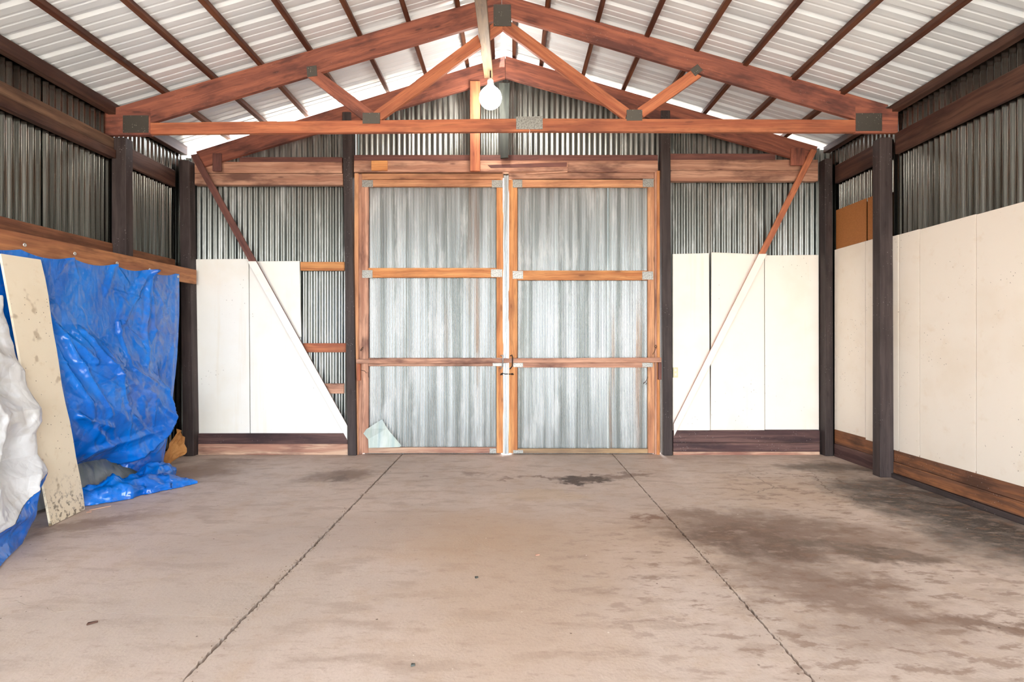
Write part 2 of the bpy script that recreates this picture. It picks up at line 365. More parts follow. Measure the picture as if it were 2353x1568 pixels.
crack_px = [(-120, 1378), (-60, 1384), (0, 1387), (40, 1384), (62, 1391), (100, 1395), (130, 1407), (165, 1405), (210, 1402), (232, 1409), (300, 1411), (370, 1413), (430, 1415), (480, 1418), (520, 1420), (560, 1421)]
crack = [floor_at(*p) for p in crack_px]; crack[-1].x = JL - .012
crack = [Vector((-4.2, 2.95, 0)), Vector((-3.3, 2.93, 0))] + crack
cr = []
for a, b in zip(crack, crack[1:]):
    for k in range(5):
        q = a.lerp(b, k / 5); q.y += noise.noise((q.x * 30, 1, 0)) * .01; cr.append(q)
cr.append(crack[-1])
def gapw(x): return .0018 + .0022 * max(0, noise.noise((x * 14, 3, 2)))
eL = jag(YF, 6.93, 700, JL, -.009, 1); eL2 = jag(YF, 6.93, 700, JL, .009, 2)
eR = jag(YF, 6.93, 700, JR, -.006, 3); eR2 = jag(YF, 6.93, 700, JR, .006, 4)
yc = cr[-1].y
slab([(-4.2, YF)] + [p for p in eL if p[1] < yc - .004] + [(p.x, p.y - gapw(p.x)) for p in reversed(cr)])
slab([(p.x, p.y + gapw(p.x)) for p in cr] + [p for p in eL if p[1] > yc + .004] + [(-4.2, 6.93)])
slab(eL2 + list(reversed(eR)))
slab(eR2 + [(4.05, 6.93), (4.05, YF)])
grit_v, grit_f = [], []                                     # grit lying in the joints
for i in range(1500):
    jx = JL if i % 3 else JR
    y = random.uniform(2.1, 6.6) if i % 2 else random.gauss(3.2, .5)
    x = jx + random.gauss(0, .010 if i % 5 else .03); s = random.uniform(.002, .0055); z = s * .3 if abs(x - jx) > .013 else -.022
    b0 = len(grit_v); a = random.random() * 6
    for dx, dy, dz in ((1, 0, 0), (-.5, .8, 0), (-.5, -.8, 0), (.1, .1, .9)):
        grit_v.append((x + s * (dx * math.cos(a) - dy * math.sin(a)), y + s * (dx * math.sin(a) + dy * math.cos(a)), z + s * dz))
    grit_f += [(b0, b0 + 1, b0 + 3), (b0 + 1, b0 + 2, b0 + 3), (b0 + 2, b0, b0 + 3)]
tag(mesh('joint_grit', grit_v, grit_f, M_DIRT, floor), kind='stuff')
yard = mesh('ground', [(-60, -80, -.06), (60, -80, -.06), (60, 60, -.06), (-60, 60, -.06)], [(0, 1, 2, 3)], M_YARD)
tag(yard, 'pale gravel yard outside the shed', 'ground', kind='structure')

# ------------------------------------------------------------------ setting: corrugated walls
def corr_sheet(parent, org, u, n, w, zlo, zhi, pitch, amp, mat, phase=0., seg=8, name='siding_sheet', top=None):
    """org = foot of the sheet's edge, u = direction along the wall, n = inward normal"""
    u = Vector(u); n = Vector(n); R = Matrix((u, -n, Vector((0, 0, 1)))).transposed().to_4x4(); M = Matrix.Translation(Vector(org)) @ R
    m = max(2, int(round(w / pitch * seg))); vs = []; fs = []
    for i in range(m + 1):
        x = w * i / m; y = -amp / 2 * math.cos(2 * math.pi * (x / pitch + phase))
        hi = top(x) if top else zhi
        lo = zlo(x) if callable(zlo) else zlo
        vs += [(x, y, lo), (x, y, hi)]
    for i in range(m): fs.append((2 * i, 2 * i + 2, 2 * i + 3, 2 * i + 1))
    return mesh(name, vs, fs, mat, parent, M, smooth=True)
P68, A68 = .0677, .021
wl = empty('wall_left', (-4.13, 2.6, 0), 'dark galvanised corrugated wall above the blue tarp', 'wall', kind='structure')
wr = empty('wall_right', (3.97, 2.6, 0), 'dark galvanised corrugated wall above the cream boards at right', 'wall', kind='structure')
wb = empty('wall_back', (0, YB, 0), 'corrugated metal end wall around the double doors', 'wall', kind='structure')
y = YB + .03; k = 0
while y > YF:
    w = min(.70, y - YF)
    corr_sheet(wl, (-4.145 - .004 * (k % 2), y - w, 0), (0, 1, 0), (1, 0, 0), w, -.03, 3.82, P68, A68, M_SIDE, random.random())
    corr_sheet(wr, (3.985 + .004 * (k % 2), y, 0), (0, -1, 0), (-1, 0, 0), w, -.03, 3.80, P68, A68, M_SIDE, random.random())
    y -= .66; k += 1
def raft_top(x): return 4.937 - (.3085 * (-.084 - x) if x < -.084 else .2935 * (x + .084))
def back_sheets(x0, x1, zlo, step=.66):
    x = x0; k = 0
    while x < x1 - .02:
        w = min(step + .04, x1 - x)
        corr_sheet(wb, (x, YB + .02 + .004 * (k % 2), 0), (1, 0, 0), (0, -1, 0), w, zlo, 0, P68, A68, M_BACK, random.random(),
                   top=lambda s, x=x: raft_top(x + s) + (.03 if x + s > .2 else .012 if x + s > -1.2 else -.012) + .004 * math.sin((x + s) * 41))
        x += step; k += 1
DXL, DXR = wx(817, YB), wx(1516, YB)
back_sheets(-4.16, DXL, -.04); back_sheets(DXL, DXR, 3.44); back_sheets(DXR, 4.02, -.04)

wf = empty('wall_front_added', (0, YF, 3.4), 'unseen corrugated gable added over the open front to dim the upper end wall', 'wall', kind='structure')  # unseen gable, added so less sky light reaches the upper end wall
xx = -4.14
while xx < 3.9:
    w_ = min(.70, 3.99 - xx)
    corr_sheet(wf, (xx, YF - .02, 0), (1, 0, 0), (0, 1, 0), w_, 3.35, 0, P68, A68, M_BACK, random.random(), 6, top=lambda q, xx=xx: roofz(xx + q) - .02)
    xx += .66
# ------------------------------------------------------------------ setting: roof
ceil = empty('ceiling', (RX, 2.6, ROOF0), 'white ribbed metal roof sheets seen from below', 'ceiling', kind='structure')
def roof_profile():
    pts = []; per = .305
    for k in range(3):
        o = k * per
        pts += [(o, 0), (o + .022, .022), (o + .055, .022), (o + .077, 0), (o + .135, 0), (o + .143, .005), (o + .157, .005), (o + .165, 0), (o + .217, 0), (o + .225, .005), (o + .239, .005), (o + .247, 0)]
    pts.append((3 * per, 0)); pts.append((3 * per + .022, .022)); return pts
RP = roof_profile(); RY1 = 6.86
for side in (-1, 1):
    xe = -4.24 if side < 0 else 4.08
    x0 = RX + side * .025
    y = RY1; k = 0; slo = math.hypot(1, SLOPE)
    while y > YF - .4:
        vs = []; fs = []
        L = abs(xe - x0)
        for yy, h in RP:
            for s in (0, .5, 1):
                x = x0 + side * L * s
                vs.append((x + side * h * SLOPE / slo, y - yy, roofz(x) + h / slo + .002 * (k % 2)))
        for i in range(len(RP) - 1):
            for j in range(2):
                f = (i * 3 + j, i * 3 + j + 1, i * 3 + j + 4, i * 3 + j + 3); fs.append(f if side > 0 else f[::-1])
        mesh('roof_sheet', vs, fs, M_ROOF, ceil)
        y -= .915; k += 1
for y0, y1 in ((YF - .3, 6.50), (6.66, RY1)):
    z = ROOF0 + .03
    vs = []
    for yy in (y0, y1):
        vs += [(RX - .16, yy, z - .045), (RX, yy, z), (RX + .16, yy, z - .045)]
    mesh('ridge_cap', vs, [(0, 1, 4, 3), (1, 2, 5, 4)], M_ROOF, ceil)

# ------------------------------------------------------------------ purlins and eave beams
T = 5.56                                # depth of the truss face
PG = 'roof purlins'
lp = [373, 486, 594, 707, 823, 935, 1049, 1121]; rp = [1186, 1261, 1376, 1490, 1604, 1716, 1828, 1940]
ordn = ['first', 'second', 'third', 'fourth', 'fifth', 'sixth', 'seventh', 'eighth']
def purlin(px, label):
    x = wx(px, T); s = -SLOPE if x > RX else SLOPE
    a = Vector((1, 0, s)).normalized(); up = Vector((-a.z, 0, a.x)); c = Vector((x, 0, roofz(x) - .003))
    w, h = .024, .062
    pts = [c - a * w, c + a * w, c + a * w - up * h, c - a * w - up * h]
    o = prism8('purlin', [p + Vector((0, YF, 0)) for p in pts] + [p + Vector((0, 6.84, 0)) for p in pts], W_PURL, None, .003, (0, 1, 0))
    return tag(o, label, 'purlin', PG)
for i, px in enumerate(lp):
    purlin(px, f'dark brown roof purlin on the left slope, {ordn[i]} up from the left eave')
for i, px in enumerate(reversed(rp)):
    purlin(px, f'dark brown roof purlin on the right slope, {ordn[i]} up from the right eave')
tag(box('eave_beam', (-4.125, -4.05), (YF, 6.79), (3.715, 3.83), W_DARK, None, .003, (0, 1, 0)), 'dusty brown eave beam along the top of the left wall', 'beam')
tag(box('eave_beam', (3.885, 3.965), (YF, 6.79), (3.745, 3.82), W_DARK, None, .003, (0, 1, 0)), 'dusty brown eave beam along the top of the right wall', 'beam')

# ------------------------------------------------------------------ posts
def post(px_t, px_b, y_t, y_b, d, depth, side, label, mat=W_POST, floor_z=True):
    zt = y_t; X0t, X1t = wx(px_t[0], d), wx(px_t[1], d); X0b, X1b = wx(px_b[0], d), wx(px_b[1], d)
    f = [(X0t, d, zt), (X1t, d, zt), (X1b, d, 0), (X0b, d, 0)]
    o = prism8('post', f + [(p[0], d + depth, p[2]) for p in f], mat, None, .006, (0, 0, 1)); return tag(o, label, 'post')
post((256, 288), (256, 290), 3.49, 0, 5.575, .115, 1, 'dark timber post under the left end of the truss')
post((2023, 2051), (2023, 2055), 3.49, 0, 5.575, .125, 1, 'dark timber post under the right end of the truss')
post((411, 434), (420, 445), 3.60, 0, 6.61, .125, 1, 'dark timber post in the far left corner beside the tarp')
post((1896, 1913), (1897, 1916), 3.62, 0, 6.61, .14, 1, 'dark timber post in the far right corner')
post((786, 806), (799, 819), 4.20, 0, 6.64, .13, 1, 'dark timber post left of the double doors')
post((1519, 1540), (1525, 1546), 4.22, 0, 6.64, .13, 1, 'dark timber post right of the double doors')

# ------------------------------------------------------------------ the truss
tr = empty('roof_truss', (RX, T + .02, 3.49), 'reddish timber roof truss with steel plates crossing the whole width', 'truss')
TT = .045
quad('top_chord', [(262, 248), (1152.7, -14), (1152.7, 42), (300, 296)], T, TT, W_RED, tr)
quad('top_chord', [(1153.2, -14), (2042, 241), (2004, 285), (1153.2, 35)], T, TT, W_RED, tr)
quad('heel_block', [(240, 254), (346, 246), (346, 311), (240, 311)], T - .001, TT + .002, W_RED, tr, axis=(1, 0, 0))
quad('heel_block', [(1965, 244), (2064, 251), (2064, 305), (1965, 305)], T - .001, TT + .002, W_RED, tr, axis=(1, 0, 0))
quad('bottom_chord', [(344, 282), (1217, 272), (1217, 302), (344, 308)], T, TT, W_WEB, tr)
quad('bottom_chord', [(1217.5, 272), (1968, 275), (1968, 304), (1217.5, 302)], T, TT, W_WEB, tr)
quad('web', [(704, 175), (730, 161), (860, 257), (836, 277)], T + .001, TT - .002, W_RED, tr)
quad('web', [(857, 258), (1098, 79), (1106, 107), (875, 276)], T + .001, TT - .002, W_WEB, tr)
quad('web', [(1126, 58), (1149, 41), (1156, 67), (1126, 89)], T + .001, TT - .002, W_WEB, tr, axis=(.8, 0, .6))
quad('web', [(1160, 40), (1179, 52), (1446, 250), (1436, 274), (1436, 274)][:2] + [(1446, 250), (1436, 274)], T + .001, TT - .002, W_WEB, tr) if False else \
    quad('web', [(1156, 36), (1446, 250), (1436, 275), (1154, 67)], T + .001, TT - .002, W_WEB, tr)
quad('web', [(1465, 249), (1587, 162), (1613, 175), (1479, 269)], T + .001, TT - .002, W_WEB, tr)
for pts, m in (([(282, 265), (341, 265), (341, 305), (282, 305)], M_PLATE), ([(1967, 260), (2027, 260), (2027, 301), (1967, 301)], M_PLATE),
               ([(1134, 10), (1174, 10), (1175, 60), (1134, 60)], M_PLATE), ([(833, 259), (873, 259), (873, 284), (833, 284)], M_PLATE),
               ([(1440, 252), (1476, 252), (1476, 277), (1440, 277)], M_PLATE), ([(1186, 268), (1247, 267), (1247, 297), (1186, 297)], M_PLATE2),
               ([(704, 153), (727, 150), (729, 174), (706, 177)], M_PLATE), ([(1586, 160), (1603, 147), (1615, 161), (1598, 175)], M_PLATE)):
    quad('gusset_plate', pts, T - .006, .005, m, tr, .001)

# back gable rafters and their blocking
GD = 6.66
tag(quad('gable_rafter', [(450, 348), (1161, 128), (1161, 178), (462, 384)], GD, .05, W_RED), 'red gable rafter sloping down to the left on the end wall', 'rafter', 'gable rafters')
tag(quad('gable_rafter', [(1161.5, 128), (1880, 337), (1862, 374), (1161.5, 178)], GD, .05, W_RED), 'red gable rafter sloping down to the right on the end wall', 'rafter', 'gable rafters')
tag(rect('gable_block', 488, 508, 352, 393, GD - .025, .024, W_MAROON), 'short maroon block nailed at the left end of the gable rafters', 'block')
tag(rect('gable_block', 1818, 1850, 340, 380, GD - .025, .024, W_RED), 'short red block nailed at the right end of the gable rafters', 'block')
tag(rect('gable_stud', 1080, 1103, 186, 393, GD - .04, .039, W_WEB), 'short red upright from the gable peak down to the door header', 'stud')
tag(quad('gable_stud', [(1146, 190), (1171, 190), (1168, 362), (1150, 364)], GD - .03, .03, W_BLACK), 'near black upright under the gable peak, right of the red one', 'stud')  # upright drawn in a near black timber colour

# ridge brace and the lamp on it
def ridge_brace():
    a, b = at(1104, 0, 4.7), at(1123, 180, 6.56); dr = (b - a).normalized(); a = a - dr * 2.2
    w = .053; up = Vector((0, -dr.z, dr.y)); X = Vector((1, 0, 0))
    f = [a - X * w + up * .045, a + X * w + up * .045, a + X * w, a - X * w]
    L = (b - a)
    return prism8('ridge_brace', f + [p + L for p in f], W_GREY, None, .004, dr)
tag(ridge_brace(), 'dusty grey brown board running back under the ridge to the lamp', 'brace')
LX, LY, LZ = wx(1127, 6.30), 6.30, wz(225, 6.30)
lamp = empty('bulb_lamp', (LX, LY, 4.52), 'glowing round bulb lamp hanging under the ridge brace', 'lamp')
R = .13
lathe('bulb', [(.001, -R)] + [(R * math.sin(a), -R * math.cos(a)) for a in np.linspace(.2, 2.55, 14)] + [(.045, .135), (.035, .15)], (LX, LY, LZ), M_BULB, lamp)
lathe('socket', [(.03, .14), (.036, .15), (.036, .2), (.026, .22), (.001, .222)], (LX, LY, LZ), M_CER, lamp)
tube('stem', [(LX, LY, LZ + .215), (LX, LY, 4.53)], .008, M_IRON, lamp)

# ------------------------------------------------------------------ side wall girts
def girt(side, z0, z1, y0, y1, mat, label, proud=0., dz=0):
    xi = XR - proud if side > 0 else XL + proud; xo = XR + .04 if side > 0 else XL - .04
    x = (min(xi, xo), max(xi, xo))
    f = [(x[0], y0, z1), (x[1], y0, z1), (x[1], y0, z0), (x[0], y0, z0)]; b = [(p[0], y1, p[2] + dz) for p in f]
    return tag(prism8('girt', f + b, mat, None, .004, (0, 1, 0)), label, 'girt', 'side wall girts')
girt(1, 3.315, 3.53, YF, 5.575, W_DARK, 'dark brown upper girt on the right wall before the truss post')
girt(1, 3.315, 3.53, 5.70, 6.61, W_DARK, 'dark brown upper girt on the right wall behind the truss post')
girt(-1, 3.27, 3.358, YF, 5.575, W_DARK, 'lower board of the dusty double girt high on the left wall', .035)
girt(-1, 3.36, 3.48, YF, 5.575, W_DUST, 'upper board of the dusty double girt high on the left wall', .012)
girt(-1, 3.27, 3.47, 5.69, 6.61, W_DARK, 'dark brown upper girt on the left wall behind the truss post')
girt(-1, 2.26, 2.40, YF, 5.575, W_BROWN, 'reddish lower girt on the left wall above the tarp')
girt(-1, 2.24, 2.39, 5.69, 6.61, W_BROWN, 'reddish lower girt on the left wall behind the truss post')
girt(-1, 1.28, 1.40, 5.69, 6.61, W_RED, 'red mid height girt on the left wall beside the tarp edge')
def ledger():
    f = [(-3.90, YF, 2.195), (-3.858, YF, 2.195), (-3.858, YF, 2.02), (-3.90, YF, 2.02)]
    b = [(p[0], 6.655, p[2] + .075) for p in f]
    return prism8('tarp_ledger', f + b, W_LEDGER, None, .004, (0, 1, 0))
tag(ledger(), 'long orange board across the left posts that holds the blue tarp', 'board')

# ------------------------------------------------------------------ side boards, right wall
SG = 'cream boards on the right wall'
def side_board(y0, y1, z0, z1, label, mat=B_SIDE, x=XR, t=.014, lean=0.):
    g = .005
    f = [(x - t - lean, y0 + g, z1), (x - lean, y0 + g, z1), (x, y0 + g, z0), (x - t, y0 + g, z0)]
    b = [(p[0], y1 - g, p[2]) for p in f]
    o = prism8('wall_board', f + b, mat, None, 0, (0, 0, 1)); return tag(o, label, 'board', SG if mat is B_SIDE else None)
side_board(5.50, 5.60, .285, 2.475, 'narrow cream wall strip touching the right truss post', lean=.004)
side_board(5.22, 5.50, .285, 2.475, 'half width cream wall board, second from the right truss post')
side_board(4.586, 5.22, .285, 2.47, 'full width cream wall board between two dark seams, third from the truss post')
side_board(3.95, 4.586, .285, 2.465, 'cream wall board at the right edge with a yellow mark near its top')
for i, y0 in enumerate((3.31, 2.67)): side_board(y0, y0 + .64, .285, 2.465, 'cream wall board further along the right wall, outside the picture')
side_board(6.02, 6.60, .33, 2.505, 'cream wall board under the brown hardboard, next to the far corner post')
side_board(5.70, 6.02, .31, 2.505, 'narrow cream wall board under the brown hardboard, partly behind the truss post')
side_board(6.03, 6.60, 2.40, 2.985, 'brown hardboard piece above the cream boards by the far corner post', B_BROWN, XR + .012, .008)
side_board(5.70, 6.015, 2.40, 2.98, 'brown hardboard piece above the cream boards behind the truss post', B_BROWN, XR + .012, .008)
tag(box('baseboard_right', (XR - .012, XR + .03), (YF, 5.575), (.165, .30), W_BASE, None, .004, (0, 1, 0)), 'upper brown skirting plank below the cream boards, before the truss post', 'baseboard', kind='structure')
tag(box('baseboard_right', (XR - .018, XR + .03), (YF, 5.575), (.05, .162), W_BASE, None, .004, (0, 1, 0)), 'lower brown skirting plank below the cream boards, before the truss post', 'baseboard', kind='structure')
tag(box('baseboard_right', (XR - .04, XR + .03), (YF, 5.575), (0, .047), W_POST, None, .004, (0, 1, 0)), 'dark sole plate on the floor along the right wall before the truss post', 'baseboard', kind='structure')
tag(box('baseboard_right', (XR - .008, XR + .03), (5.70, 6.61), (.16, .335), W_BASE, None, .004, (0, 1, 0)), 'upper orange skirting plank in the far right bay', 'baseboard', kind='structure')
tag(box('baseboard_right', (XR - .012, XR + .03), (5.70, 6.61), (0, .157), W_SILL, None, .004, (0, 1, 0)), 'lower dark skirting plank in the far right bay', 'baseboard', kind='structure')
tag(box('baseboard_left', (XL - .03, XL + .05), (5.69, 6.61), (0, .09), W_PALE, None, .004, (0, 1, 0)), 'pale worn sole plate on the floor beside the tarp tail', 'baseboard', kind='structure')

# ------------------------------------------------------------------ back wall headers, girts, sills
HD = 6.735
hb = [(550, 786, 361, 373, 'maroon rail over the weathered header boards left of the doors', W_MAROON, .01),
      (447, 786, 372, 398, 'weathered header board with flaking paint left of the doors, upper of two', W_OLD, .03),
      (447, 788, 399, 425, 'plain header board left of the doors, lower of two', W_OLD, .04),
      (813, 1512, 356, 369, 'maroon rail above the door header', W_MAROON, .01),
      (813, 1512, 369, 396, 'weathered door header board over both door leaves', W_OLD, .03),
      (1540, 1782, 353, 367, 'maroon rail over the header boards right of the doors', W_MAROON, .01),
      (1540, 1880, 367, 391, 'weathered header board right of the doors, upper of two', W_OLD, .03),
      (1540, 1880, 391.5, 416, 'plain header board right of the doors, lower of two', W_OLD, .04)]
for x0, x1, y0, y1, lab, m, pr in hb:
    tag(rect('header_board', x0, x1, y0, y1, HD - pr, .035 + pr, m), lab, 'board', 'header boards on the end wall')
tag(rect('patch_block', 853, 890, 369, 392, HD - .052, .02, W_ORANGE, axis=(1, 0, 0)), 'small bright orange wood block nailed on the door header', 'block')
tag(quad('patch_board', [(1103, 371), (1305, 372), (1305, 393), (1103, 394)], HD - .045, .014, W_OLD), 'splintered weathered board nailed on the middle of the door header', 'board')
tag(quad('splinter', [(1120, 379), (1200, 385), (1300, 374), (1303, 380), (1215, 391), (1125, 383)][:1] + [(1303, 373), (1302, 383), (1128, 386)], HD - .05, .004, W_MAROON), 'dark bark streak on the splintered board of the door header', 'splinter')
tag(quad('splinter', [(1208, 398), (1304, 393), (1304, 396), (1209, 401)], HD - .06, .008, W_OLD), 'thin split sliver hanging under the door header', 'splinter')
sb = [(455, 799, 997, 1021, 'dark purple stained sill plank under the white boards left of the doors', W_SILL, 6.70),
      (455, 801, 1021, 1046, 'pale worn sill plank on the floor left of the doors', W_PALE, 6.685),
      (1547, 1884, 990, 1018, 'dark purple stained sill plank under the boards right of the doors', W_SILL, 6.70),
      (1547, 1884, 1018.5, 1039, 'dark sill plank right of the doors, lower of two', W_SILL, 6.695),
      (1547, 1884, 1039, 1047, 'pale sole strip on the floor right of the doors', W_PALE, 6.68)]
for x0, x1, y0, y1, lab, m, d in sb:
    tag(rect('sill_plank', x0, x1, y0, y1, d, .09, m), lab, 'plank', 'sill planks on the end wall')
for x0, x1, y0, y1, lab, m in ((690, 791, 602, 622, 'bright orange short girt left of the door post, uppermost of three', W_ORANGE),
                               (696, 794, 789, 810, 'red brown short girt left of the door post, middle of three', W_WEB),
                               (746, 789, 882, 905, 'red brown short girt left of the door post, lowest and shortest of three', W_OLD)):
    tag(rect('wall_girt', x0, x1, y0, y1, 6.745, .045, m), lab, 'girt', 'short girts left of the doors')

# white boards on the back wall
PD = 6.728
def wall_panel(pts, label, mat, d=PD, t=.012, grp='white boards left of the doors'):
    n = len(pts); f = [at(p[0], p[1], d) for p in pts]
    ctr = sum(f, Vector()) / n; M = Matrix.Translation(ctr)
    v = [p - ctr for p in f] + [p - ctr + Vector((0, t, 0)) for p in f]
    fs = [tuple(range(n))[::-1], tuple(range(n, 2 * n))] + [(i, (i + 1) % n, (i + 1) % n + n, i + n) for i in range(n)]
    o = mesh('wall_board', v, fs, mat, None, M, bevel=.002); 
    b = bmesh.new(); b.from_mesh(o.data); bmesh.ops.recalc_face_normals(b, faces=b.faces); b.to_mesh(o.data); b.free()
    return tag(o, label, 'board', grp)
wall_panel([(447, 596), (571, 595), (574, 996), (455, 997)], 'white wall board beside the far left corner post', B_WHITE)
wall_panel([(572.5, 596), (576, 603), (797, 1003), (797, 996), (575.5, 996)][:1] + [(577, 600), (790, 996), (575.5, 996)], 'white wall board below the left diagonal brace, with a scuffed crease', B_WHITE)
wall_panel([(583, 601), (688, 600), (692, 775), (684, 775)], 'white triangular wall board above the left diagonal brace', B_WHITE, PD + .004)
g2 = 'cream boards right of the doors'
wall_panel([(1546, 584), (1629, 582), (1632, 990), (1546, 990)], 'cream wall board beside the right door post', B_CREAM, grp=g2)
wall_panel([(1635, 580), (1756, 585), (1757, 989), (1633, 989)], 'cream wall board crossed by the diagonal brace, middle of three right of the doors', B_CREAM, PD - .004, grp=g2)
wall_panel([(1757.5, 587), (1881, 586), (1882, 988), (1758, 988)], 'cream wall board beside the far right corner post', B_CREAM, grp=g2)

def brace(pa, pb, label):
    def dep(p): return 6.60 + (6.675 - 6.60) * (p[1] - 345) / 650
    e = empty('diagonal_brace', at(*pa[0], dep(pa[0])), label, 'brace', 'diagonal corner braces')
    lo = pa[:2] + pb[2:]
    quad('bare_length', lo, [dep(p) + .007 for p in lo], .024, W_MAROON if pa[0][0] < 1000 else W_WEB, e)['label'] = 'bare red brown timber'
    quad('painted_face', pb, [dep(p) for p in pb], .0065, B_WHITE if pa[0][0] < 1000 else B_CREAM, e)['label'] = 'white painted lower face'
brace([(437, 356), (452, 353), (588, 600), (565, 600)], [(568, 600.5), (588, 600.5), (798, 979), (798, 1012)], 'diagonal brace sloping from the left corner down to the left door post')
brace([(1865, 342), (1878, 346), (1763, 583), (1744, 583)], [(1744, 583.5), (1763, 583.5), (1549, 1003), (1548, 975)], 'diagonal brace sloping from the right corner down to the right door post')
ob = empty('outlet_box', at(1552, 856, 6.70), 'yellowed electrical outlet on the cream board by the right door post', 'outlet')
rect('cover_plate', 1547, 1558, 845, 868, 6.70, .025, M_IVORY, ob, .002)
for yy in (851, 861): rect('socket', 1550, 1555, yy - 3, yy + 3, 6.697, .004, M_CER, ob, .001)

# ------------------------------------------------------------------ double doors
DD = 6.71
trims = [((814, 823, 398, 1046), W_FIR, .0, 'orange outer jamb board left of the double doors'), ((823, 831, 400, 1045), W_OLD, .02, 'thin inner jamb strip left of the double doors'),
         ((1504.5, 1509.5, 396, 1045), W_OLD, .02, 'thin inner jamb strip right of the double doors'), ((1510, 1516.5, 392, 1048), W_ORANGE, .0, 'orange outer jamb board right of the double doors')]
for i, ((x0, x1, y0, y1), m, dz, lab) in enumerate(trims):
    tag(rect(f'trim_{i + 1}', x0, x1, y0, y1, 6.69 + dz, .10, m), lab, 'trim', kind='structure')
tag(rect('trim_5', 831, 1156, 399, 412, 6.725, .05, W_FIR), 'door head strip over the left leaf', 'trim', kind='structure')
tag(rect('trim_6', 1169, 1503, 397, 411, 6.725, .05, W_OLD), 'greyer door head strip over the right leaf', 'trim', kind='structure')
def door(n, xs, ys, label, sheets, plates, mats):
    x0, x1, x2, x3 = xs
    root = empty(f'door_{n}', ((wx(x0, DD) + wx(x3, DD)) / 2, DD + .03, 0), label, 'door', kind='structure')
    rect('stile', x0, x1, ys[0][0], 1042, DD, .045, mats[0], root); rect('stile', x2, x3, ys[0][0], 1042, DD, .045, mats[1], root)
    for (a, b), m in zip(ys, mats[2]): rect('rail', x1 + .3, x2 - .3, a, b, DD + .001, .043, m, root)
    for k, (a, b) in enumerate(sheets):
        xa, xb = wx(a, DD + .06), wx(b, DD + .06)
        corr_sheet(root, (xa, DD + .058 + .003 * (k % 2), 0), (1, 0, 0), (0, -1, 0), xb - xa + .01, -.03, wz(410, DD + .06), .0338, .0115, M_DOOR, random.random(), 8)
    for p in plates: rect('corner_plate', *p, DD - .004, .004, M_PLATE2, root, .001)
    return root
d1 = door(1, (831, 846, 1141, 1156), ((413, 429), (616, 638), (823, 842), (1029, 1042)), 'left leaf of the tall corrugated double doors',
     ((838, 934), (934, 1057), (1057, 1150)), ((832, 857, 414, 430), (1130, 1155, 414, 431), (832, 856, 621, 639), (1128, 1154, 619, 637), (1132, 1154, 823, 842), (1125, 1140, 1031, 1042)),
     (W_OLD, W_ORANGE, (W_FIR, W_ORANGE, W_OLD, W_PALE)))
d2 = door(2, (1169, 1189, 1489, 1504), ((413, 430), (622, 644), (827, 845), (1032, 1042)), 'right leaf of the tall corrugated double doors',
     ((1175, 1274), (1274, 1398), (1398, 1498)), ((1178, 1200, 413, 431), (1477, 1502, 411, 430), (1178, 1202, 623, 641), (1476, 1501, 624, 643), (1179, 1202, 824, 844), (1476, 1500, 834, 844), (1179, 1202, 1035, 1042)),
     (W_ORANGE, W_FIR, (W_FIR, W_ORANGE, W_OLD, W_GREY)))
def astragal():
    vs = []; fs = []; prof = [(-6, 0), (-5, -.012), (-2, -.014), (-.6, -.006), (.6, -.006), (2, -.014), (5, -.012), (6, 0)]
    for py in (404, 560, 700, 860, 1043):
        wob = 1.2 * math.sin(py * .02)
        for x, y in prof: vs.append(at(1162.3 + x + wob, py, DD - .004) + Vector((0, y, 0)))
    for i in range(4):
        for j in range(7): fs.append((i * 8 + j, i * 8 + j + 1, i * 8 + j + 9, i * 8 + j + 8))
    return mesh('meeting_strip', vs, [f[::-1] for f in fs], M_STRIP, d1)
astragal()
tag(quad('door_bar', [(818, 826), (1520, 822), (1520, 833), (818, 836)], DD - .06, .04, W_OLD), 'long wooden bar laid across both door leaves', 'bar')
tag(rect('bar_bracket', 820, 827, 836.5, 875, DD - .06, .045, W_WEB), 'short wooden block carrying the left end of the door bar', 'block')
tag(rect('bar_bracket', 1513, 1520.5, 833.5, 873, DD - .06, .045, W_MAROON), 'short wooden block carrying the right end of the door bar', 'block')
hk = empty('hook_latch', at(1164, 860, DD - .03), 'black iron hook latch across the two door leaves', 'latch')
tube('hook', [at(1150, 862, DD - .02), at(1155, 858, DD - .03), at(1160, 860, DD - .03), at(1178, 860, DD - .03), at(1180, 861, DD - .02)], .006, M_IRON, hk)
for px in (1153, 1177): lathe('eye', [(.012, -.01), (.014, 0), (.012, .01), (.001, .011)], at(px, 860, DD - .016), M_IRON, hk, 10)
for px, m in ((1154, M_STRIP), (1176, M_IRON)):
    tag(tube('bar_staple', [at(px - 3, 818, DD - .005), at(px - 3, 818, DD - .07), at(px, 816, DD - .075), at(px + 2, 822, DD - .072), at(px + 1, 842, DD - .072), at(px - 4, 848, DD - .06), at(px - 5, 847, DD - .005)], .007, m),
        'pale metal staple that holds the door bar on the left leaf' if m is M_STRIP else 'dark iron staple that holds the door bar on the right leaf', 'staple')
def wire(pts, d, lab):
    tag(tube('tie_wire', [at(x, yy, d + 0.006 * (i % 3)) for i, (x, yy) in enumerate(pts)], .0035, M_WIRE, None, 5), lab, 'wire')
wire([(1489, 866), (1486, 874), (1480, 880), (1478, 883), (1482, 879), (1486, 882), (1483, 885)], DD - .02, 'twisted wire tail hooked on the right door stile')
wire([(1500, 815), (1505, 806), (1509, 796), (1507, 793), (1504, 797), (1507, 800)], DD - .035, 'bent wire loop on the right jamb above the door bar')
wire([(828, 806), (831, 800), (834, 798), (832, 804), (829, 807)], DD - .035, 'bent wire loop on the left jamb above the door bar')
wire([(824, 848), (830, 851), (838, 853), (842, 858), (846, 855), (847, 868)], DD - .02, 'wire end sticking out of the left door stile')
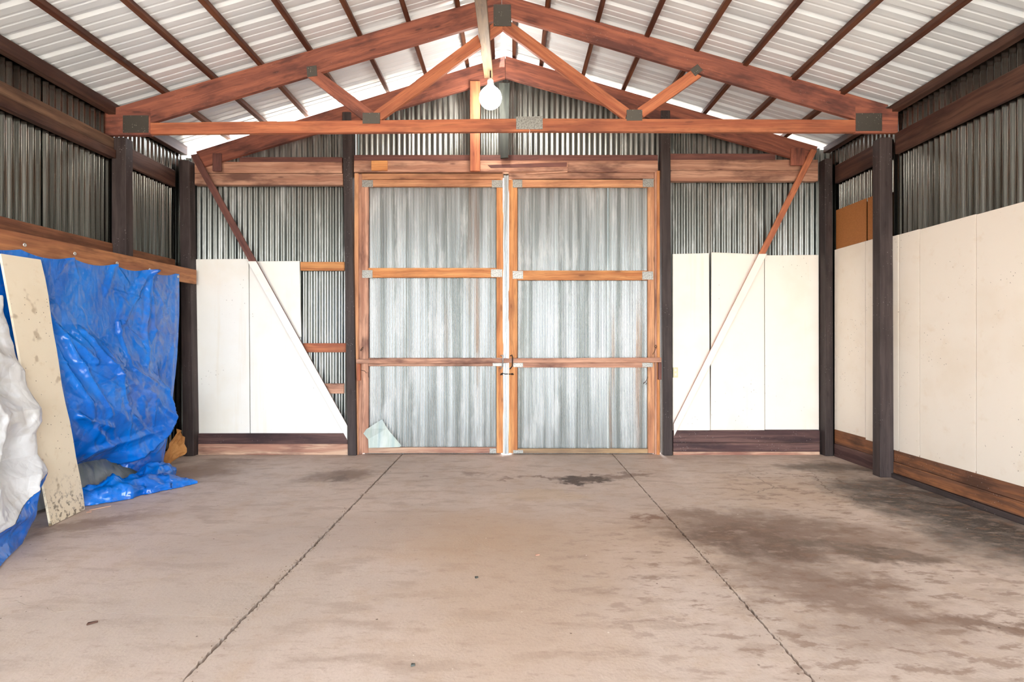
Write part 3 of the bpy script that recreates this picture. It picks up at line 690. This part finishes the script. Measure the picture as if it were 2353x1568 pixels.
# scrap of sheet metal leaning at the foot of the left leaf
def scrap():
    p = [at(842, 987, 6.66), at(878, 964, 6.68), at(922, 1024, 6.62), at(919, 1028, 6.61), at(847, 1030, 6.60), at(835, 997, 6.64), at(846, 1010, 6.62), at(890, 985, 6.655)]
    fs = [(0, 7, 1), (0, 5, 6), (0, 6, 7), (6, 4, 3), (6, 3, 7), (7, 3, 2)]
    c = at(878, 1030, 6.62); M = Matrix.Translation(c)
    o = mesh('metal_scrap', [q - c for q in p], [f[::-1] for f in fs], M_SCRAP, None, M)
    s = o.modifiers.new('t', 'SOLIDIFY'); s.thickness = .004; return o
tag(scrap(), 'torn bent scrap of pale sheet metal leaning on the left door leaf', 'scrap')

# ------------------------------------------------------------------ blue tarp
def seg_dist(py, pz, a, b):
    ay, az = a; by, bz = b; vy, vz = by - ay, bz - az; L2 = vy * vy + vz * vz + 1e-9
    tt = np.clip(((py - ay) * vy + (pz - az) * vz) / L2, 0, 1)
    return np.hypot(py - (ay + tt * vy), pz - (az + tt * vz)), tt
def tp(px, py, X=-3.82):
    d = -X * F / (CX - px); return (d, wz(py, d))
def blue_tarp():
    nu, nv = 270, 190
    U, V = np.meshgrid(np.linspace(0, 1, nu), np.linspace(0, 1, nv))
    y = 3.0 + (6.295 - 3.0) * U
    ztop = 2.115 + (y - 4.1) * .027
    gy = [tp(a, b)[0] for a, b in ((58, 561), (173, 581), (270, 603), (345, 618), (410, 634))]
    gy = [3.0, 3.6] + gy
    sag = np.full_like(y, 0)
    for a, b in zip(gy, gy[1:]):
        m = (y >= a) & (y <= b); s = (y - a) / (b - a); sag = np.where(m, .05 * 4 * s * (1 - s), sag)
    ztop = ztop - sag * .8
    # hem: off the floor at left and middle, down to the floor at the right edge
    zbot = np.where(y < 5.25, .24, .24 - .22 * np.clip((y - 5.25) / .5, 0, 1))
    z = ztop + (zbot - ztop) * V
    # the right edge runs inward towards the foot
    pull = np.clip((y - 5.2) / 1.17, 0, 1) ** 1.5
    yy = y - pull * .50 * np.clip(V * 1.05, 0, 1) ** 2.0
    X = np.full_like(y, -3.850)
    X += .13 * np.clip((U - .75) / .25, 0, 1) * V ** 1.6
    # belly
    bel = np.exp(-((yy - 5.05) / .75) ** 2) * np.clip(np.sin(np.clip((1.55 - z) / 1.35, 0, 1) * math.pi), 0, 1) ** 1.1
    X += .15 * bel
    hollow = np.exp(-((yy - 4.72) / .33) ** 2 - ((z - 1.75) / .33) ** 2); X -= .035 * hollow
    # hard overlapping fold on the lower right
    fold = [tp(330, 850), tp(347, 885), tp(357, 925), tp(358, 965), tp(345, 1000), tp(318, 1035), tp(285, 1066)]
    for a, b in zip(fold, fold[1:]):
        pass
    fz = np.array([p[1] for p in fold]); fy = np.array([p[0] for p in fold]); o = np.argsort(fz)
    yf = np.interp(z, fz[o], fy[o]); inside = yf - yy
    act = np.clip((1.15 - z) / .25, 0, 1) * np.clip((z - .1) / .12, 0, 1)
    X += act * np.where(inside > 0, .15 * np.exp(-inside / .4), -.045 * np.exp(inside / .15)) * np.clip(np.abs(inside) / .018, 0, 1)
    cre = [((345, 620), (330, 800), .030, .05), ((345, 620), (280, 760), .022, .05), ((345, 620), (300, 690), .02, .05), ((345, 622), (352, 760), .026, .035), ((345, 622), (372, 700), .018, .035),
           ((352, 760), (315, 850), .02, .05), ((410, 640), (398, 800), .02, .05), ((398, 800), (385, 960), .022, .05), ((173, 585), (190, 640), .02, .06), ((173, 585), (140, 640), .02, .06), ((270, 605), (250, 680), .02, .06), ((270, 605), (300, 650), .018, .05),
           ((115, 725), (200, 830), .03, .05), ((125, 790), (180, 960), .03, .045), ((150, 780), (215, 955), .028, .04), ((190, 760), (262, 900), .03, .045), ((230, 800), (255, 940), .022, .04), ((150, 960), (225, 985), .025, .04), ((150, 955), (240, 1030), .024, .05),
           ((278, 740), (282, 850), .018, .03), ((282, 850), (345, 900), .02, .05), ((300, 900), (355, 960), .018, .04), ((270, 960), (330, 1010), .016, .04), ((120, 832), (265, 838), .008, .02),
           ((380, 820), (366, 880), .02, .035), ((390, 880), (372, 1000), .02, .04), ((385, 985), (340, 1040), .025, .05), ((380, 1010), (365, 1075), .02, .04), ((200, 1040), (330, 990), .025, .06), ((180, 1080), (300, 1040), .02, .05)]
    rs = np.random.RandomState(4)
    for i in range(120):
        a = (rs.uniform(60, 405), rs.uniform(630, 1070)); an = rs.normal(1.1, .6); L = rs.uniform(25, 110)
        cre.append((a, (a[0] + L * math.cos(an) * (.7), a[1] + L * math.sin(an)), rs.uniform(-.009, .011), rs.uniform(.016, .04)))
    for i in range(30):
        a = (rs.uniform(366, 396), rs.uniform(635, 760)); an = rs.uniform(-1.4, 1.4); L = rs.uniform(12, 30)
        cre.append((a, (a[0] + L * math.cos(an) * .6, a[1] + L * math.sin(an)), rs.uniform(-.01, .012), rs.uniform(.012, .025)))
    for a, b, amp, w in cre:
        dist, tt = seg_dist(yy, z, tp(*a), tp(*b))
        X += 1.5 * amp * np.clip(1 - dist / w, 0, 1) ** 1.3 * (1 - .35 * tt)
    nz = np.array([[noise.noise((float(a) * 3.2, float(b) * 2.4, 0)) for a, b in zip(r1, r2)] for r1, r2 in zip(yy, z)])
    X += .03 * nz * np.clip(V * 4, 0, 1)
    def rid(fy, fz, sd, sk): return np.array([[abs(noise.noise((float(a) * fy + float(b) * sk, float(b) * fz - float(a) * sk * .6, sd))) for a, b in zip(r1, r2)] for r1, r2 in zip(yy, z)])
    X += (.09 * (.45 - rid(1.6, 1.0, 2.2, .8)) + .04 * (.4 - rid(3.6, 1.8, 5.1, 2.2)) - .006 * rid(10, 6, 7.7, 3)) * np.clip(V * 5, 0, 1) - .012
    eX = -3.85 + .11 * np.clip(V, 0, 1) ** 1.6
    ef = np.clip((1 - U) / .10, .12, 1); X = eX + (X - eX) * ef
    X = -3.85 + (X + 3.85) * np.clip((y - 4.02) / .35, 0, 1)
    X = np.maximum(X, -3.856)
    X = np.where(z > 2.0, np.maximum(X, -3.855), X)
    # tuck under at the hem
    tuck = np.clip((V - .9) / .1, 0, 1) ** 2 * np.clip((5.5 - y) / .3, 0, 1); X -= .22 * tuck
    root = empty('blue_tarp', (-3.8, 5.0, 0), 'crinkled blue poly tarp hanging from the long orange board on the left', 'tarp')
    vs = [(X[i, j], yy[i, j], max(z[i, j], .008)) for i in range(nv) for j in range(nu)]
    fs = [(i * nu + j, i * nu + j + 1, (i + 1) * nu + j + 1, (i + 1) * nu + j) for i in range(nv - 1) for j in range(nu - 1)]
    mesh('sheet', vs, fs, T_BLUE, root, smooth=True)
    # back flap seen under the hem
    fl = []
    for i in range(30):
        a = i / 29; yv = 4.1 + 1.5 * a
        for k in range(8):
            b = k / 7; fl.append((-3.93 + .12 * b + .02 * noise.noise((yv * 4, b * 2, 9)), yv, (.30 + .05 * noise.noise((yv * 6, 0, 1))) * (1 - b) + .012 + .02 * b))
    mesh('hem_flap', fl, [(i * 8 + k, i * 8 + k + 1, (i + 1) * 8 + k + 1, (i + 1) * 8 + k) for i in range(29) for k in range(7)], T_UNDER, root, smooth=True)['label'] = 'grey reverse side under the hem'
    for a, b in ((58, 561), (173, 581), (270, 603), (345, 618), (410, 634)):
        d, zz = tp(a, b + 2, -3.838); c = Vector((-3.842, d, zz))
        vs = []; fs = []
        for k in range(12):
            an = 2 * math.pi * k / 12
            for r, h in ((.006, 0), (.009, .005), (.014, .004), (.016, 0)): vs.append((h, r * math.cos(an), r * math.sin(an)))
        for k in range(12):
            for q in range(3): fs.append((k * 4 + q, k * 4 + q + 1, (k + 1) % 12 * 4 + q + 1, (k + 1) % 12 * 4 + q))
        mesh('grommet', vs, fs, M_EYE, root, Matrix.Translation(c), smooth=True)
    # bunched tail on the floor
    def lobe(spine, rad, seed, squash=.75):
        n, m = 44, 26; vs = []; fs = []; sp = [Vector(p) for p in spine]
        for i in range(n):
            a = i / (n - 1) * (len(sp) - 1); k = min(int(a), len(sp) - 2); c = sp[k].lerp(sp[k + 1], a - k); dr = (sp[k + 1] - sp[k]).normalized()
            rr = np.interp(i / (n - 1), np.linspace(0, 1, len(rad)), rad); side = Vector((-dr.y, dr.x, 0)).normalized()
            for j in range(m):
                an = math.pi * 1.12 * j / (m - 1) - .06 * math.pi
                f = 1 + .30 * noise.noise((i * .21 + seed, j * .3, seed)) + .22 * abs(noise.noise((i * .45, j * .42 + seed, 2))) + .12 * noise.noise((i * 1.1, j * .9, seed))
                r = rr * f; q = c + side * (r * 1.25 * math.cos(an)) + Vector((0, 0, r * squash * 1.5 * math.sin(an)))
                vs.append((q.x, q.y, max(.004, q.z)))
        fs = [(i * m + j, i * m + j + 1, (i + 1) * m + j + 1, (i + 1) * m + j) for i in range(n - 1) for j in range(m - 1)]
        return vs, fs
    v1, f1 = lobe([(-3.72, 4.68, 0), (-3.58, 4.86, 0), (-3.46, 5.05, 0), (-3.30, 5.22, 0), (-3.10, 5.36, 0)], [.10, .14, .125, .10, .02], 3.3)
    v2, f2 = lobe([(-3.80, 5.85, 0), (-3.68, 5.66, 0), (-3.55, 5.42, 0), (-3.44, 5.2, 0)], [.05, .10, .14, .08], 8.1, .8)
    n1 = len(v1)
    mesh('floor_tail', v1 + v2, f1 + [tuple(q + n1 for q in f) for f in f2], T_BLUE, root, smooth=True)
blue_tarp()

# ------------------------------------------------------------------ leaning board, white tarp, paper, litter
def leaning():
    A, B = Vector((-3.48, 4.108, .004)), Vector((-3.54, 4.51, .004)); C, D = Vector((-3.828, 4.42, 2.061)), Vector((-3.828, 4.075, 2.055))
    n = (B - A).cross(D - A).normalized(); n = n if n.x > 0 else -n
    X = (D - A).normalized(); Z = n; Y = Z.cross(X); M = Matrix.Translation(A) @ Matrix((X, Y, Z)).transposed().to_4x4(); Mi = M.inverted()
    rows = 14; fr = []
    for i in range(rows + 1):
        s = i / rows; l = A.lerp(D, s); r = B.lerp(C, s)
        wv = .008 * math.sin(s * 9) + .005 * math.sin(s * 23)
        fr.append((l, r + Vector((0, wv, 0))))
    vs = []
    for off in (0, -.016):
        for l, r in fr: vs += [Mi @ (l + n * off), Mi @ (r + n * off)]
    k = 2 * (rows + 1); fs = []
    for i in range(rows):
        a = 2 * i
        fs += [(a, a + 1, a + 3, a + 2), (a + k, a + 2 + k, a + 3 + k, a + 1 + k), (a, a + 2, a + 2 + k, a + k), (a + 1, a + 1 + k, a + 3 + k, a + 3)]
    fs += [(0, k, k + 1, 1), (2 * rows, 2 * rows + 1, 2 * rows + 1 + k, 2 * rows + k)]
    o = mesh('leaning_board', vs, fs, B_LEAN, None, M)
    b = bmesh.new(); b.from_mesh(o.data); bmesh.ops.recalc_face_normals(b, faces=b.faces); b.to_mesh(o.data); b.free(); return o
tag(leaning(), 'tall narrow dirty cream board leaning against the blue tarp', 'board')

def white_tarp():
    nu, nv = 150, 170
    far = [(1.74, -3.79), (1.55, -3.75), (1.35, -3.71), (1.1, -3.62), (.9, -3.50), (.8, -3.52), (.72, -3.55), (.56, -3.54), (.44, -3.44), (.28, -3.43), (.12, -3.44), (.01, -3.45)]
    near = [(1.98, -3.78), (1.7, -3.62), (1.4, -3.50), (1.1, -3.40), (.9, -3.34), (.8, -3.36), (.7, -3.33), (.56, -3.32), (.44, -3.27), (.28, -3.2), (.12, -3.16), (.01, -3.05)]
    def S(w, u):
        v = w * 11; k = min(int(v), 10); f = v - k; f = f * f * (3 - 2 * f)
        d = 2.3 + 1.76 * u
        a = min(1, max(0, d - 3.0)) ** 1.2
        zf = far[k][0] * (1 - f) + far[k + 1][0] * f; xf = far[k][1] * (1 - f) + far[k + 1][1] * f
        zn = near[k][0] * (1 - f) + near[k + 1][0] * f; xn = near[k][1] * (1 - f) + near[k + 1][1] * f
        z = zn + (zf - zn) * a; x = xn + (xf - xn) * a
        s1 = math.sin(7 * d + 5.2 * z + 2.2 * noise.noise((d * 2, z * 2, 4)))
        s2 = noise.noise((d * 4.5 + z * 2, z * 3.4 - d, 1.3)); s3 = abs(noise.noise((d * 9 - z * 5, z * 8 + d * 3, 5)))
        s4 = abs(noise.noise((d * 2.4 + z * 1.7, z * 2.0 - d * 1.2, 8.8))); s5 = abs(noise.noise((d * 16 + z * 6, z * 13 - d * 8, 3.1)))
        x += (.02 * s1 * abs(s1) + .02 * s2 - .02 * s3 + .22 * (.42 - s4) - .008 * s5 - .03) * min(1, z * 4 + .25) * (1 - .55 * max(0, (d - 3.95) / .14))
        if d > 4.0: x -= .4 * (d - 4.0)
        y = d + .03 * noise.noise((z * 5, d * 3, 7)) - .28 * (1 - min(1, z / .42)) ** 1.3 * u ** 6
        return Vector((x, min(y, 4.05), max(z, .006)))
    def hemz(p): return .19 + .23 * (p.y - 3.5) / .55 + .012 * noise.noise((p.y * 5, 0, 0))
    n1, n2 = 140, 34; A, B = [], []
    for j in range(nu):
        u = j / (nu - 1); vb = 1.
        for q in range(300):
            p = S(.45 + .55 * q / 300, u)
            if p.z < hemz(p): vb = .45 + .55 * q / 300; break
        A.append([S(vb * q / (n1 - 1), u) for q in range(n1)])
        B.append([S(vb + (1 - vb) * q / (n2 - 1), u) + Vector((.004, 0, 0)) for q in range(n2)])
    root = empty('white_tarp', (-3.5, 3.4, 0), 'heap of silver white tarp with a blue hem in front of the leaning board', 'tarp')
    for nm, G, m in (('sheet', A, T_WHITE), ('hem', B, T_BLUE)):
        n = len(G[0]); vs = [p for col in G for p in col]
        fs = [(a * n + q, a * n + q + 1, (a + 1) * n + q + 1, (a + 1) * n + q) for a in range(nu - 1) for q in range(n - 1)]
        o = mesh(nm, vs, fs, m, root, smooth=True)
        if nm == 'hem': o['label'] = 'blue folded hem'
    c = at(35, 1176, 3.66); lathe('grommet', [(.006, 0), (.009, .004), (.015, .003), (.017, 0)], c + Vector((.01, 0, 0)), M_EYE, root, 12)
white_tarp()

def paper():
    out = [at(410, 985, 6.25), at(425, 1005, 6.25), at(428, 1040, 6.2), at(395, 1062, 6.1), at(372, 1085, 5.95), at(385, 1030, 6.05)]
    c = Vector((-3.85, 6.1, 0)); n = 7; vs = []; fs = []
    L = [out[4], out[5], out[0]]; Rr = [out[3], out[2], out[1]]
    for i in range(9):
        a = i / 8 * 2; k = min(int(a), 1); l = L[k].lerp(L[k + 1], a - k); r = Rr[k].lerp(Rr[k + 1], a - k)
        for j in range(9):
            p = l.lerp(r, j / 8); p += Vector((.03 * noise.noise((i * .8, j * .7, 2)), .03 * noise.noise((i * .7, j * .9, 6)), 0)); p.z = max(.006, p.z); vs.append(p - c)
    fs = [(i * 9 + j, i * 9 + j + 1, (i + 1) * 9 + j + 1, (i + 1) * 9 + j) for i in range(8) for j in range(8)]
    o = mesh('kraft_paper', vs, fs, K_PAPER, None, Matrix.Translation(c)); s = o.modifiers.new('t', 'SOLIDIFY'); s.thickness = .004
    return o
tag(paper(), 'crumpled brown kraft paper beside the right edge of the blue tarp', 'paper')
def chip(px, py, L, w, an, mat, lab, h=.006):
    c = floor_at(px, py); X = Vector((math.cos(an), math.sin(an), 0)); Y = Vector((-math.sin(an), math.cos(an), 0))
    f = [c - X * L - Y * w, c + X * L - Y * w * .5, c + X * L + Y * w * .4, c - X * L * .8 + Y * w]
    f = [p + Vector((0, 0, .001)) for p in f]
    o = prism8('wood_chip' if mat is W_PALE else 'floor_chip', f + [p * 1 + Vector((0, 0, h)) for p in f], mat, None, .001); tag(o, lab, 'chip')
chip(230, 1169, .075, .006, .9, W_PALE, 'long pale wood splinter on the floor near the leaning board')
chip(205, 1178, .016, .01, .3, W_PALE, 'small pale wood chip on the floor at the foot of the leaning board')
chip(1095, 1329, .010, .008, .5, W_BLACK, 'small black chip on the middle of the floor', .008)
chip(949, 1531, .009, .008, .1, W_BLACK, 'small black chip on the floor nearest the camera', .008)
chip(212, 1434, .022, .009, .6, W_DARK, 'small dark brown chip on the floor below the crack', .008)
chip(1235, 1277, .014, .008, .2, W_PALE, 'small pale chip on the middle slab of the floor', .006)
